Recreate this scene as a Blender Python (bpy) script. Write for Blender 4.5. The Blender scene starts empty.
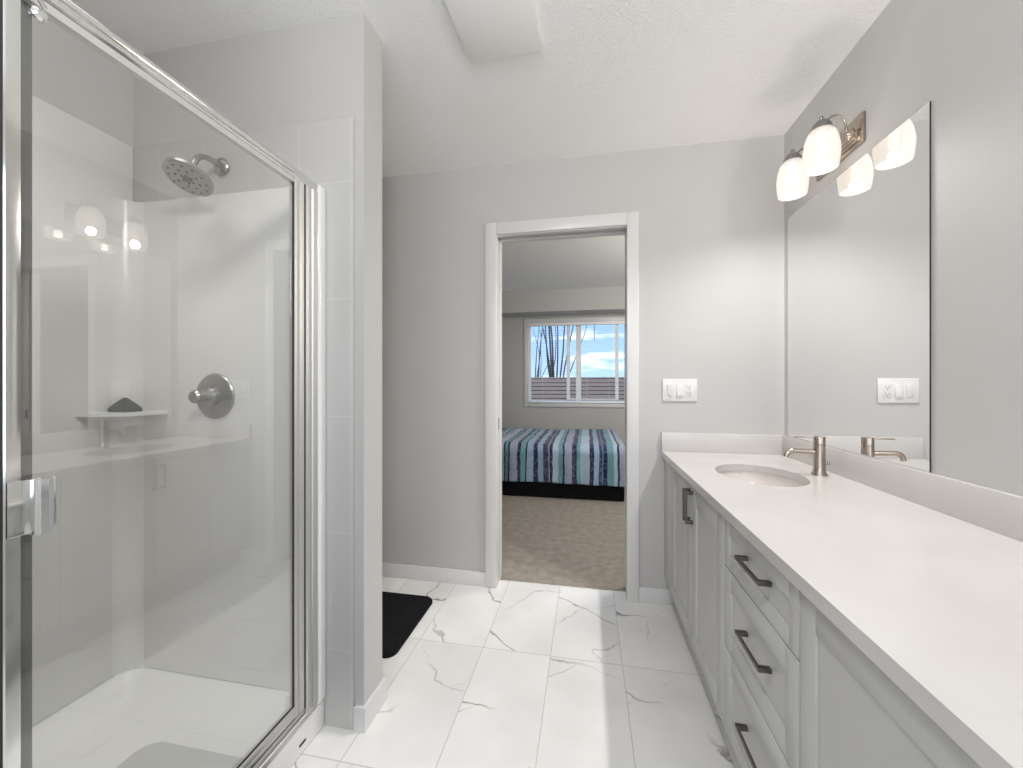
import bpy, bmesh, math, random
from mathutils import Vector, Matrix, noise
random.seed(7)
S = bpy.context.scene
C = S.collection
PI = math.pi
H = 1.175

# ------------------------------------------------------------ camera
cam_d = bpy.data.cameras.new('camera')
cam = bpy.data.objects.new('camera', cam_d); C.objects.link(cam)
cam.location = (0, 0, H)
cam.rotation_euler = (PI/2, 0, 0.189)
cam_d.sensor_width = 36
cam_d.lens = 394.8/1023*36
cam_d.clip_start = .02
cam_d.clip_end = 400
S.camera = cam

# ------------------------------------------------------------ colour management
S.view_settings.view_transform = 'Standard'
S.view_settings.look = 'None'
S.view_settings.gamma = 1
S.view_settings.use_curve_mapping = False
S.view_settings.exposure = 0.55
try:
    S.cycles.use_denoising = True
    S.cycles.denoiser = 'OPENIMAGEDENOISE'
    S.cycles.max_bounces = 14
    S.cycles.diffuse_bounces = 7
    S.cycles.glossy_bounces = 7
    S.cycles.transparent_max_bounces = 16
    S.cycles.caustics_reflective = False
    S.cycles.caustics_refractive = False
    S.cycles.sample_clamp_indirect = 4
    S.cycles.blur_glossy = .5
except Exception:
    pass

LAMP_W = 40.0       # each bulb of the vanity light
REAR_FILL_W = 9.0       # unseen fill added behind the camera
BED_W = 66.0        # bedroom ceiling lamp
CEIL_FILL_W = 39.0      # unseen fill added overhead, no fixture there
SHOWER_FILL_W = 40.0     # fill added to brighten the shower interior
SKY = .92

# ------------------------------------------------------------ sky
W = bpy.data.worlds.new('sky'); S.world = W; W.use_nodes = True
n = W.node_tree.nodes; l = W.node_tree.links
n.clear()
out = n.new('ShaderNodeOutputWorld'); bg = n.new('ShaderNodeBackground')
tc = n.new('ShaderNodeTexCoord'); sep = n.new('ShaderNodeSeparateXYZ')
l.new(tc.outputs['Generated'], sep.inputs[0])
rampg = n.new('ShaderNodeValToRGB')
rampg.color_ramp.elements[0].position = .0; rampg.color_ramp.elements[0].color = (.50, .72, 1.0, 1)
rampg.color_ramp.elements[1].position = .35; rampg.color_ramp.elements[1].color = (.16, .40, .92, 1)
l.new(sep.outputs['Z'], rampg.inputs[0])
mapn = n.new('ShaderNodeMapping'); mapn.inputs['Scale'].default_value = (3.2, 3.2, 15)
mapn.inputs['Location'].default_value = (.4, .2, 1.15)
l.new(tc.outputs['Generated'], mapn.inputs[0])
ns = n.new('ShaderNodeTexNoise'); ns.inputs['Scale'].default_value = 1.6; ns.inputs['Detail'].default_value = 6
l.new(mapn.outputs[0], ns.inputs['Vector'])
rc = n.new('ShaderNodeValToRGB')
rc.color_ramp.elements[0].position = .48; rc.color_ramp.elements[0].color = (0, 0, 0, 1)
rc.color_ramp.elements[1].position = .62; rc.color_ramp.elements[1].color = (1, 1, 1, 1)
l.new(ns.outputs['Fac'], rc.inputs[0])
mx = n.new('ShaderNodeMix'); mx.data_type = 'RGBA'
l.new(rc.outputs[0], mx.inputs['Factor']); l.new(rampg.outputs[0], mx.inputs['A']); mx.inputs['B'].default_value = (1.25, 1.3, 1.4, 1)
l.new(mx.outputs['Result'], bg.inputs['Color']); bg.inputs['Strength'].default_value = SKY
l.new(bg.outputs[0], out.inputs['Surface'])

# fill light added at the rear to lift the whole room
def area(name, loc, rot, sx, sy, w, col):
    d = bpy.data.lights.new(name, 'AREA'); d.shape = 'RECTANGLE'; d.size = sx; d.size_y = sy
    d.energy = w; d.color = col
    o = bpy.data.objects.new(name, d); C.objects.link(o); o.location = loc; o.rotation_euler = rot
    return o
area('rear_fill', (.05, -1.32, 1.45), (PI/2, 0, 0), 1.5, 1.3, REAR_FILL_W, (1, .985, .96))
def soft_point(name, loc, w, r, col, smooth):
    d = bpy.data.lights.new(name, 'POINT'); d.energy = w; d.shadow_soft_size = r; d.color = col
    d.use_nodes = True
    nt = d.node_tree; em = [q for q in nt.nodes if q.type == 'EMISSION'][0]
    lf = nt.nodes.new('ShaderNodeLightFalloff'); lf.inputs['Strength'].default_value = 1; lf.inputs['Smooth'].default_value = smooth
    nt.links.new(lf.outputs['Quadratic'], em.inputs['Strength'])
    o = bpy.data.objects.new(name, d); C.objects.link(o); o.location = loc
    return o
soft_point('bedroom_ceiling_bulb', (1.25, 3.4, 2.18), BED_W, .35, (1, .96, .90), .6)

soft_point('overhead_fill', (-.12, .12, 2.24), CEIL_FILL_W, .12, (1, .975, .94), 2.0)  # added fill above the camera, stands for no real fixture

d_ = bpy.data.lights.new('shower_fill', 'SPOT'); d_.energy = SHOWER_FILL_W; d_.spot_size = math.radians(115); d_.spot_blend = .6; d_.shadow_soft_size = .22; d_.color = (1, .985, .96)  # added spot, lifts the dim shower interior from above
d_.use_nodes = True
em_ = [q for q in d_.node_tree.nodes if q.type == 'EMISSION'][0]; lf_ = d_.node_tree.nodes.new('ShaderNodeLightFalloff')
lf_.inputs['Strength'].default_value = 1; lf_.inputs['Smooth'].default_value = 2.5; d_.node_tree.links.new(lf_.outputs['Quadratic'], em_.inputs['Strength'])
o_ = bpy.data.objects.new('shower_fill', d_); C.objects.link(o_); o_.location = (-1.30, .72, 2.40)

# ------------------------------------------------------------ materials
def mat(name, col, rough=.5, metal=0, spec=.5, bump=None, coat=0, sheen=0):
    m = bpy.data.materials.new(name); m.use_nodes = True
    nt = m.node_tree; b = nt.nodes['Principled BSDF']
    b.inputs['Base Color'].default_value = (*col, 1); b.inputs['Roughness'].default_value = rough
    b.inputs['Metallic'].default_value = metal; b.inputs['Specular IOR Level'].default_value = spec
    b.inputs['Coat Weight'].default_value = coat; b.inputs['Coat Roughness'].default_value = .08
    b.inputs['Sheen Weight'].default_value = sheen
    if bump:
        sc, st, dist = bump
        t = nt.nodes.new('ShaderNodeTexCoord'); q = nt.nodes.new('ShaderNodeTexNoise'); q.inputs['Scale'].default_value = sc; q.inputs['Detail'].default_value = 3
        bp = nt.nodes.new('ShaderNodeBump'); bp.inputs['Strength'].default_value = st; bp.inputs['Distance'].default_value = dist
        nt.links.new(t.outputs['Object'], q.inputs['Vector']); nt.links.new(q.outputs['Fac'], bp.inputs['Height']); nt.links.new(bp.outputs[0], b.inputs['Normal'])
    return m
def N(m): return m.node_tree.nodes, m.node_tree.links, m.node_tree.nodes['Principled BSDF']

M = {}
M['paint'] = mat('wall_paint', (.540, .533, .525), .55, spec=.3, bump=(160, .12, .002))
M['paint_bed'] = mat('bedroom_paint', (.50, .495, .485), .6, spec=.3)
M['ceil'] = mat('ceiling_texture', (.92, .92, .91), .85, spec=.2, bump=(120, .8, .004))
M['trim'] = mat('trim_paint', (.69, .686, .68), .35)
M['white'] = mat('white_plastic', (.74, .74, .73), .3)
M['acrylic'] = mat('white_acrylic', (.84, .84, .83), .18, coat=.4)
M['cab'] = mat('cabinet_grey', (.50, .50, .49), .42)
M['toe'] = mat('toe_kick', (.45, .45, .44), .6)
M['chrome'] = mat('chrome', (.80, .80, .79), .10, 1)
M['satin'] = mat('satin_aluminium', (.68, .675, .665), .52, 1)
M['nickel'] = mat('brushed_nickel', (.48, .41, .35), .26, 1)
M['pewter'] = mat('dark_pewter', (.17, .16, .15), .35, 1)
M['steel'] = mat('brushed_steel', (.34, .335, .32), .3, 1)
M['rubber'] = mat('dark_rubber', (.03, .03, .03), .7)
M['greyseal'] = mat('grey_seal', (.11, .11, .105), .5)
M['black'] = mat('black_fabric', (.012, .012, .014), .95, spec=.1)
M['sink'] = mat('sink_porcelain', (.68, .64, .61), .15, coat=.3)
M['slot'] = mat('outlet_slot', (.05, .05, .05), .6)
M['vinyl'] = mat('white_vinyl', (.88, .88, .88), .35)
M['ground'] = mat('outdoor_ground', (.22, .2, .15), .9)
M['hill'] = mat('hill_brown', (.20, .18, .17), 1)
M['bark'] = mat('tree_bark', (.17, .13, .11), .9)
M['sponge'] = mat('dark_sponge', (.03, .03, .033), .9, bump=(120, .8, .003))
M['mirror_edge'] = mat('mirror_edge', (.03, .03, .03), .4)
M['mirror'] = mat('mirror_silver', (.93, .935, .93), 0.0, 1)
M['fan'] = mat('fan_cover', (.90, .895, .88), .5)

# quartz
m = mat('quartz', (.83, .81, .79), .22); M['quartz'] = m
n, l, b = N(m)
t = n.new('ShaderNodeTexCoord'); q = n.new('ShaderNodeTexNoise'); q.inputs['Scale'].default_value = 5; q.inputs['Detail'].default_value = 8
r = n.new('ShaderNodeValToRGB'); r.color_ramp.elements[0].position = .35; r.color_ramp.elements[0].color = (.575, .555, .542, 1)
r.color_ramp.elements[1].position = .65; r.color_ramp.elements[1].color = (.61, .593, .58, 1)
l.new(t.outputs['Object'], q.inputs['Vector']); l.new(q.outputs['Fac'], r.inputs[0]); l.new(r.outputs[0], b.inputs['Base Color'])

def math_n(n, l, op, a, b_=None, c=None):
    q = n.new('ShaderNodeMath'); q.operation = op
    for i, v in enumerate((a, b_, c)):
        if v is None: continue
        if isinstance(v, (int, float)): q.inputs[i].default_value = v
        else: l.new(v, q.inputs[i])
    return q.outputs[0]

# marble floor tile, joints 300 x 600 stack bond
m = mat('marble_tile', (.8, .8, .8), .16); M['marble'] = m
n, l, b = N(m)
t = n.new('ShaderNodeTexCoord'); sp = n.new('ShaderNodeSeparateXYZ'); l.new(t.outputs['Object'], sp.inputs[0])
def joint(coord, off, per, wid):
    a = math_n(n, l, 'ADD', coord, -off + 40*per)
    d = math_n(n, l, 'DIVIDE', a, per)
    f = math_n(n, l, 'FRACT', d)
    f2 = math_n(n, l, 'SUBTRACT', 1.0, f)
    mn = math_n(n, l, 'MINIMUM', f, f2)
    return math_n(n, l, 'LESS_THAN', mn, wid/per/2), math_n(n, l, 'FLOOR', d)
jx, ix = joint(sp.outputs[0], -.1547, .30, .0035)
jy, iy = joint(sp.outputs[1], 1.7068, .60, .0035)
jj = math_n(n, l, 'MAXIMUM', jx, jy)
cb = n.new('ShaderNodeCombineXYZ'); l.new(ix, cb.inputs[0]); l.new(iy, cb.inputs[1])
wn = n.new('ShaderNodeTexWhiteNoise'); l.new(cb.outputs[0], wn.inputs['Vector'])
vs = n.new('ShaderNodeVectorMath'); vs.operation = 'SCALE'; l.new(wn.outputs['Color'], vs.inputs[0]); vs.inputs['Scale'].default_value = 9
va = n.new('ShaderNodeVectorMath'); va.operation = 'ADD'; l.new(t.outputs['Object'], va.inputs[0]); l.new(vs.outputs[0], va.inputs[1])
def vein(ang, freq, amp, width, mscale, mlo, mhi):
    n1 = n.new('ShaderNodeTexNoise'); n1.inputs['Scale'].default_value = 2.6; n1.inputs['Detail'].default_value = 1; l.new(va.outputs[0], n1.inputs['Vector'])
    n2 = n.new('ShaderNodeTexNoise'); n2.inputs['Scale'].default_value = 11; n2.inputs['Detail'].default_value = 5; l.new(va.outputs[0], n2.inputs['Vector'])
    sx = n.new('ShaderNodeSeparateXYZ'); l.new(va.outputs[0], sx.inputs[0])
    u = math_n(n, l, 'ADD', math_n(n, l, 'MULTIPLY', sx.outputs[0], math.cos(ang)*freq), math_n(n, l, 'MULTIPLY', sx.outputs[1], math.sin(ang)*freq))
    u = math_n(n, l, 'ADD', u, math_n(n, l, 'MULTIPLY', n1.outputs['Fac'], amp)); u = math_n(n, l, 'ADD', u, math_n(n, l, 'MULTIPLY', n2.outputs['Fac'], amp*.22))
    f = math_n(n, l, 'ABSOLUTE', math_n(n, l, 'SUBTRACT', math_n(n, l, 'FRACT', u), .5))
    mr = n.new('ShaderNodeMapRange'); mr.inputs['From Min'].default_value = 0; mr.inputs['From Max'].default_value = width
    mr.inputs['To Min'].default_value = 1; mr.inputs['To Max'].default_value = 0; l.new(f, mr.inputs['Value'])
    k = n.new('ShaderNodeTexNoise'); k.inputs['Scale'].default_value = mscale; k.inputs['Detail'].default_value = 2; l.new(va.outputs[0], k.inputs['Vector'])
    mk = n.new('ShaderNodeMapRange'); mk.inputs['From Min'].default_value = mlo; mk.inputs['From Max'].default_value = mhi; l.new(k.outputs['Fac'], mk.inputs['Value'])
    return math_n(n, l, 'MULTIPLY', mr.outputs[0], mk.outputs[0])
v1 = vein(.95, 2.4, 1.1, .021, 2.6, .40, .56)
v2 = vein(2.35, 2.9, 1.3, .022, 3.6, .46, .64)
vv = math_n(n, l, 'MAXIMUM', math_n(n, l, 'MULTIPLY', v1, .9), math_n(n, l, 'MULTIPLY', v2, .55))
base = n.new('ShaderNodeTexNoise'); base.inputs['Scale'].default_value = 3; base.inputs['Detail'].default_value = 4; l.new(va.outputs[0], base.inputs['Vector'])
rb = n.new('ShaderNodeValToRGB'); rb.color_ramp.elements[0].position = .3; rb.color_ramp.elements[0].color = (.74, .735, .72, 1)
rb.color_ramp.elements[1].position = .6; rb.color_ramp.elements[1].color = (.84, .835, .82, 1); l.new(base.outputs['Fac'], rb.inputs[0])
m1 = n.new('ShaderNodeMix'); m1.data_type = 'RGBA'; l.new(vv, m1.inputs['Factor']); l.new(rb.outputs[0], m1.inputs['A']); m1.inputs['B'].default_value = (.20, .195, .18, 1)
m2 = n.new('ShaderNodeMix'); m2.data_type = 'RGBA'; l.new(jj, m2.inputs['Factor']); l.new(m1.outputs['Result'], m2.inputs['A']); m2.inputs['B'].default_value = (.58, .57, .55, 1)
l.new(m2.outputs['Result'], b.inputs['Base Color'])

# shower wall tile 200 x 400
def tile_mat(name, axis, off, offz):
    m = mat(name, (.60, .60, .59), .32)
    n_, l_, b_ = N(m)
    t = n_.new('ShaderNodeTexCoord'); sp = n_.new('ShaderNodeSeparateXYZ'); l_.new(t.outputs['Object'], sp.inputs[0])
    def jn(coord, off, per, wid):
        a = math_n(n_, l_, 'ADD', coord, -off + 40*per); d = math_n(n_, l_, 'DIVIDE', a, per)
        f = math_n(n_, l_, 'FRACT', d); f2 = math_n(n_, l_, 'SUBTRACT', 1.0, f)
        return math_n(n_, l_, 'LESS_THAN', math_n(n_, l_, 'MINIMUM', f, f2), wid/per/2)
    j = math_n(n_, l_, 'MAXIMUM', jn(sp.outputs[axis], off, .20, .004), jn(sp.outputs[2], offz, .40, .004))
    mm = n_.new('ShaderNodeMix'); mm.data_type = 'RGBA'; l_.new(j, mm.inputs['Factor'])
    mm.inputs['A'].default_value = (.535, .528, .515, 1); mm.inputs['B'].default_value = (.60, .593, .58, 1)
    l_.new(mm.outputs['Result'], b_.inputs['Base Color'])
    bp = n_.new('ShaderNodeBump'); bp.invert = True; bp.inputs['Strength'].default_value = .35; bp.inputs['Distance'].default_value = .0015
    l_.new(j, bp.inputs['Height']); l_.new(bp.outputs[0], b_.inputs['Normal'])
    return m
M['tile_x'] = tile_mat('shower_tile_end', 0, -.787, .265)
M['panel'] = mat('shower_panel', (.78, .775, .765), .25)

# carpet
m = mat('carpet', (.3, .26, .22), 1, spec=.1); M['carpet'] = m
n, l, b = N(m)
t = n.new('ShaderNodeTexCoord')
q = n.new('ShaderNodeTexNoise'); q.inputs['Scale'].default_value = 17; q.inputs['Detail'].default_value = 9; q.inputs['Roughness'].default_value = .65
l.new(t.outputs['Object'], q.inputs['Vector'])
r = n.new('ShaderNodeValToRGB'); r.color_ramp.elements[0].position = .35; r.color_ramp.elements[0].color = (.29, .26, .225, 1)
r.color_ramp.elements[1].position = .65; r.color_ramp.elements[1].color = (.38, .345, .305, 1); l.new(q.outputs['Fac'], r.inputs[0]); l.new(r.outputs[0], b.inputs['Base Color'])
q2 = n.new('ShaderNodeTexNoise'); q2.inputs['Scale'].default_value = 220; l.new(t.outputs['Object'], q2.inputs['Vector'])
bp = n.new('ShaderNodeBump'); bp.inputs['Strength'].default_value = .7; bp.inputs['Distance'].default_value = .006; l.new(q2.outputs['Fac'], bp.inputs['Height']); l.new(bp.outputs[0], b.inputs['Normal'])

# clear shower glass: see-through sheet with a mirror-like front face
m = bpy.data.materials.new('shower_glass'); m.use_nodes = True; M['glass'] = m
n = m.node_tree.nodes; l = m.node_tree.links; n.clear()
o_ = n.new('ShaderNodeOutputMaterial'); tr = n.new('ShaderNodeBsdfTransparent'); tr.inputs[0].default_value = (.975, .978, .972, 1)
gl = n.new('ShaderNodeBsdfGlossy'); gl.inputs['Roughness'].default_value = 0.0; gl.inputs['Color'].default_value = (.97, .98, .97, 1)
fr = n.new('ShaderNodeFresnel'); fr.inputs['IOR'].default_value = 2.35
ge = n.new('ShaderNodeNewGeometry')
fac = math_n(n, l, 'MULTIPLY', fr.outputs[0], math_n(n, l, 'SUBTRACT', 1.0, ge.outputs['Backfacing']))
mx = n.new('ShaderNodeMixShader'); l.new(fac, mx.inputs[0]); l.new(tr.outputs[0], mx.inputs[1]); l.new(gl.outputs[0], mx.inputs[2]); l.new(mx.outputs[0], o_.inputs[0])
# window glass
m = bpy.data.materials.new('window_glass'); m.use_nodes = True; M['pane'] = m
n = m.node_tree.nodes; l = m.node_tree.links; n.clear()
o_ = n.new('ShaderNodeOutputMaterial'); tr = n.new('ShaderNodeBsdfTransparent'); tr.inputs[0].default_value = (.97, .98, .98, 1)
gl = n.new('ShaderNodeBsdfGlossy'); gl.inputs['Roughness'].default_value = 0.0
mx = n.new('ShaderNodeMixShader'); mx.inputs[0].default_value = .001; l.new(tr.outputs[0], mx.inputs[1]); l.new(gl.outputs[0], mx.inputs[2]); l.new(mx.outputs[0], o_.inputs[0])

def emis(name, col, st, base=(.9, .88, .85)):
    m = mat(name, base, .35); n, l, b = N(m)
    b.inputs['Emission Color'].default_value = (*col, 1); b.inputs['Emission Strength'].default_value = st
    return m
m = bpy.data.materials.new('lit_frosted_glass'); m.use_nodes = True; M['shade'] = m
n = m.node_tree.nodes; l = m.node_tree.links; n.clear()
o_ = n.new('ShaderNodeOutputMaterial'); tr = n.new('ShaderNodeBsdfTransparent'); tr.inputs[0].default_value = (1, .97, .93, 1)
pr = n.new('ShaderNodeBsdfPrincipled'); pr.inputs['Base Color'].default_value = (.55, .53, .51, 1); pr.inputs['Roughness'].default_value = .35
pr.inputs['Emission Color'].default_value = (1, .95, .90, 1); pr.inputs['Emission Strength'].default_value = .40
mx = n.new('ShaderNodeMixShader'); mx.inputs[0].default_value = .52; l.new(tr.outputs[0], mx.inputs[1]); l.new(pr.outputs[0], mx.inputs[2]); l.new(mx.outputs[0], o_.inputs[0])
M['bulb'] = emis('lit_bulb', (1, .95, .90), .7)

# fence boards
m = mat('fence_wood', (.3, .25, .22), .9); M['fence'] = m
n, l, b = N(m)
t = n.new('ShaderNodeTexCoord'); mp = n.new('ShaderNodeMapping'); mp.inputs['Scale'].default_value = (1, 1, 12); l.new(t.outputs['Object'], mp.inputs[0])
q = n.new('ShaderNodeTexNoise'); q.inputs['Scale'].default_value = 2; q.inputs['Detail'].default_value = 5; l.new(mp.outputs[0], q.inputs['Vector'])
r = n.new('ShaderNodeValToRGB'); r.color_ramp.elements[0].color = (.46, .31, .23, 1); r.color_ramp.elements[1].color = (.72, .52, .41, 1); l.new(q.outputs['Fac'], r.inputs[0]); l.new(r.outputs[0], b.inputs['Base Color'])

# quilt: stripes across the bed
m = mat('striped_quilt', (.5, .6, .7), .9, spec=.1, sheen=.2); M['quilt'] = m
n, l, b = N(m)
t = n.new('ShaderNodeTexCoord'); sp = n.new('ShaderNodeSeparateXYZ')
wq = n.new('ShaderNodeTexNoise'); wq.inputs['Scale'].default_value = 6; l.new(t.outputs['Object'], wq.inputs['Vector'])
l.new(t.outputs['Object'], sp.inputs[0])
x = math_n(n, l, 'ADD', sp.outputs[0], math_n(n, l, 'MULTIPLY', math_n(n, l, 'SUBTRACT', wq.outputs['Fac'], .5), .03))
x = math_n(n, l, 'DIVIDE', math_n(n, l, 'ADD', x, .92+13), 1.30)
x = math_n(n, l, 'FRACT', x)
NV = (.016, .026, .075); TE = (.15, .33, .38); LB = (.28, .40, .55); LV = (.33, .37, .49); PU = (.05, .05, .11); SK = (.42, .54, .66); MB = (.07, .15, .36)
# position along the bed from x=-0.92: width list
seq = [(SK, .07), (NV, .018), (TE, .03), (NV, .022), (LV, .075), (NV, .04), (TE, .05), (NV, .018), (LB, .07), (NV, .045), (LB, .06), (PU, .055), (LV, .012), (NV, .03),
       (SK, .06), (TE, .04), (NV, .02), (LV, .08), (PU, .02), (NV, .03), (TE, .04), (SK, .085), (NV, .045), (LB, .05), (PU, .035), (MB, .012), (NV, .04), (TE, .06), (SK, .04), (NV, .02), (LV, .07)]
rp = n.new('ShaderNodeValToRGB'); rp.color_ramp.interpolation = 'CONSTANT'
tot = sum(s[1] for s in seq); acc = 0
for i, (c_, w_) in enumerate(seq):
    if i < 2: e = rp.color_ramp.elements[i]; e.position = acc/tot
    else: e = rp.color_ramp.elements.new(acc/tot)
    e.color = (*c_, 1); acc += w_
l.new(x, rp.inputs[0])
# woven specks
vo = n.new('ShaderNodeTexNoise'); vo.inputs['Scale'].default_value = 60; vo.inputs['Detail'].default_value = 2
mp = n.new('ShaderNodeMapping'); mp.inputs['Scale'].default_value = (1, .6, .6); l.new(t.outputs['Object'], mp.inputs[0]); l.new(mp.outputs[0], vo.inputs['Vector'])
mr = n.new('ShaderNodeMapRange'); mr.inputs['From Min'].default_value = .45; mr.inputs['From Max'].default_value = .7; mr.inputs['To Max'].default_value = .18; l.new(vo.outputs['Fac'], mr.inputs['Value'])
mm = n.new('ShaderNodeMix'); mm.data_type = 'RGBA'; l.new(mr.outputs[0], mm.inputs['Factor']); l.new(rp.outputs[0], mm.inputs['A']); mm.inputs['B'].default_value = (.55, .62, .70, 1)
l.new(mm.outputs['Result'], b.inputs['Base Color'])
bp = n.new('ShaderNodeBump'); bp.inputs['Strength'].default_value = .5; bp.inputs['Distance'].default_value = .02
l.new(wq.outputs['Fac'], bp.inputs['Height']); l.new(bp.outputs[0], b.inputs['Normal'])

# pile mat
m = M['black']; n, l, b = N(m)
t = n.new('ShaderNodeTexCoord'); q2 = n.new('ShaderNodeTexNoise'); q2.inputs['Scale'].default_value = 90; l.new(t.outputs['Object'], q2.inputs['Vector'])
bp = n.new('ShaderNodeBump'); bp.inputs['Strength'].default_value = 1; bp.inputs['Distance'].default_value = .01; l.new(q2.outputs['Fac'], bp.inputs['Height']); l.new(bp.outputs[0], b.inputs['Normal'])

# ------------------------------------------------------------ mesh helpers (world coordinates)
def bx(bm, x0, x1, y0, y1, z0, z1, bev=0, seg=2, rot=None):
    t = bmesh.new()
    g = bmesh.ops.create_cube(t, size=1)
    cx, cy, cz = (x0+x1)/2, (y0+y1)/2, (z0+z1)/2
    for v in t.verts:
        v.co = Vector((v.co.x*abs(x1-x0), v.co.y*abs(y1-y0), v.co.z*abs(z1-z0)))
    if bev:
        bmesh.ops.bevel(t, geom=list(t.edges), offset=bev, segments=seg, affect='EDGES', profile=.5, clamp_overlap=True)
    mtx = Matrix.Translation((cx, cy, cz))
    if rot is not None: mtx = mtx @ rot
    merge(bm, t, mtx)
def merge(bm, t, mtx=None):
    vm = {}
    for v in t.verts:
        vm[v] = bm.verts.new(mtx @ v.co if mtx is not None else v.co)
    for f in t.faces:
        try:
            nf = bm.faces.new([vm[v] for v in f.verts]); nf.material_index = f.material_index
        except ValueError: pass
    t.free()
def frame_of(d):
    d = d.normalized(); up = Vector((0, 0, 1)) if abs(d.z) < .95 else Vector((1, 0, 0))
    a = d.cross(up).normalized(); return a, d.cross(a).normalized()
def tube(bm, pts, r, seg=16, cap=True):
    pts = [Vector(p) for p in pts]
    rs = r if isinstance(r, (list, tuple)) else [r]*len(pts)
    rings = []; a = None
    for i, p in enumerate(pts):
        d = (pts[min(i+1, len(pts)-1)] - pts[max(i-1, 0)]).normalized()
        if a is None: a, b_ = frame_of(d)
        else:
            a = (a - d*a.dot(d)).normalized(); b_ = d.cross(a).normalized()
        rings.append([bm.verts.new(p + (a*math.cos(2*PI*k/seg) + b_*math.sin(2*PI*k/seg))*rs[i]) for k in range(seg)])
    for i in range(len(rings)-1):
        for k in range(seg):
            bm.faces.new((rings[i][k], rings[i][(k+1) % seg], rings[i+1][(k+1) % seg], rings[i+1][k]))
    if cap:
        bm.faces.new(rings[0][::-1]); bm.faces.new(rings[-1])
def lathe(bm, prof, origin, axis=(0, 0, 1), seg=32, close=False, cap=True):
    """prof: list of (radius, height along axis)"""
    ax = Vector(axis).normalized(); a, b_ = frame_of(ax); o = Vector(origin)
    rings = []
    for (r, h) in prof:
        if r < 1e-6: rings.append([bm.verts.new(o + ax*h)])
        else: rings.append([bm.verts.new(o + ax*h + (a*math.cos(2*PI*k/seg) + b_*math.sin(2*PI*k/seg))*r) for k in range(seg)])
    for i in range(len(rings)-1):
        A, B = rings[i], rings[i+1]
        for k in range(seg):
            k2 = (k+1) % seg
            if len(A) == 1 and len(B) == 1: continue
            if len(A) == 1: bm.faces.new((A[0], B[k2], B[k]))
            elif len(B) == 1: bm.faces.new((A[k], A[k2], B[0]))
            else: bm.faces.new((A[k], A[k2], B[k2], B[k]))
    if cap and not close:
        if len(rings[0]) > 1: bm.faces.new(rings[0][::-1])
        if len(rings[-1]) > 1: bm.faces.new(rings[-1])
def prism(bm, outline, z0, z1, bev=0):
    t = bmesh.new()
    lo = [t.verts.new((p[0], p[1], z0)) for p in outline]; hi = [t.verts.new((p[0], p[1], z1)) for p in outline]
    t.faces.new(lo[::-1]); top = t.faces.new(hi)
    k = len(outline)
    for i in range(k): t.faces.new((lo[i], lo[(i+1) % k], hi[(i+1) % k], hi[i]))
    if bev: bmesh.ops.bevel(t, geom=list(top.edges), offset=bev, segments=3, affect='EDGES', profile=.5)
    merge(bm, t)
def rrect(x0, x1, y0, y1, r, seg=8):
    o = []
    for cx, cy, a0 in ((x1-r, y1-r, 0), (x0+r, y1-r, PI/2), (x0+r, y0+r, PI), (x1-r, y0+r, 1.5*PI)):
        for k in range(seg+1):
            a = a0 + PI/2*k/seg; o.append((cx+r*math.cos(a), cy+r*math.sin(a)))
    return o
def orient(bm): bmesh.ops.recalc_face_normals(bm, faces=bm.faces)
def wloc(o):
    v = Vector((0, 0, 0))
    while o is not None: v += o.location; o = o.parent
    return v
def obj(name, bm, m, parent=None, smooth=True, origin=None, recalc=True):
    if recalc: orient(bm)
    me = bpy.data.meshes.new(name)
    o = bpy.data.objects.new(name, me)
    C.objects.link(o)
    if parent is not None:
        o.parent = parent; off = wloc(parent)
    else:
        if origin is None:
            xs = [v.co.x for v in bm.verts]; ys = [v.co.y for v in bm.verts]; zs = [v.co.z for v in bm.verts]
            origin = ((min(xs)+max(xs))/2, (min(ys)+max(ys))/2, min(zs))
        off = Vector(origin); o.location = off
    for v in bm.verts: v.co -= off
    bm.to_mesh(me); bm.free()
    for mm in (m if isinstance(m, (list, tuple)) else [m]): me.materials.append(mm)
    if smooth:
        for p in me.polygons: p.use_smooth = p.area < 2.0e-3
        try: me.set_sharp_from_angle(angle=math.radians(38))
        except Exception: pass
    return o
def B(*a, **k):
    bm = bmesh.new(); bx(bm, *a, **k); return bm
def thing(name, label, cat, loc, group=None):
    o = bpy.data.objects.new(name, None); C.objects.link(o); o.location = loc; o.empty_display_size = .05
    o['label'] = label; o['category'] = cat
    if group: o['group'] = group
    return o
def tag(o, label, cat, group=None, kind=None):
    o['label'] = label; o['category'] = cat
    if group: o['group'] = group
    if kind: o['kind'] = kind
    return o
def struct(name, bm, m, label=None, smooth=False, origin=(0, 0, 0), parent=None):
    o = obj(name, bm, m, parent, smooth, origin)
    if parent is None:
        o['kind'] = 'structure'
        if label: o['label'] = label
    return o

# ------------------------------------------------------------ dimensions
D = 2.229; XR = .984; CE = 2.44
XL = -1.72; WX = -.745; WY0 = 1.224; WY1 = 1.346
DO0, DO1, DOZ = -.511, .214, 2.032        # door opening
BY = 2.349                                 # bedroom side of that wall
BW = 5.65                                  # window wall
G = -.89                                   # glass plane of the shower

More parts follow.
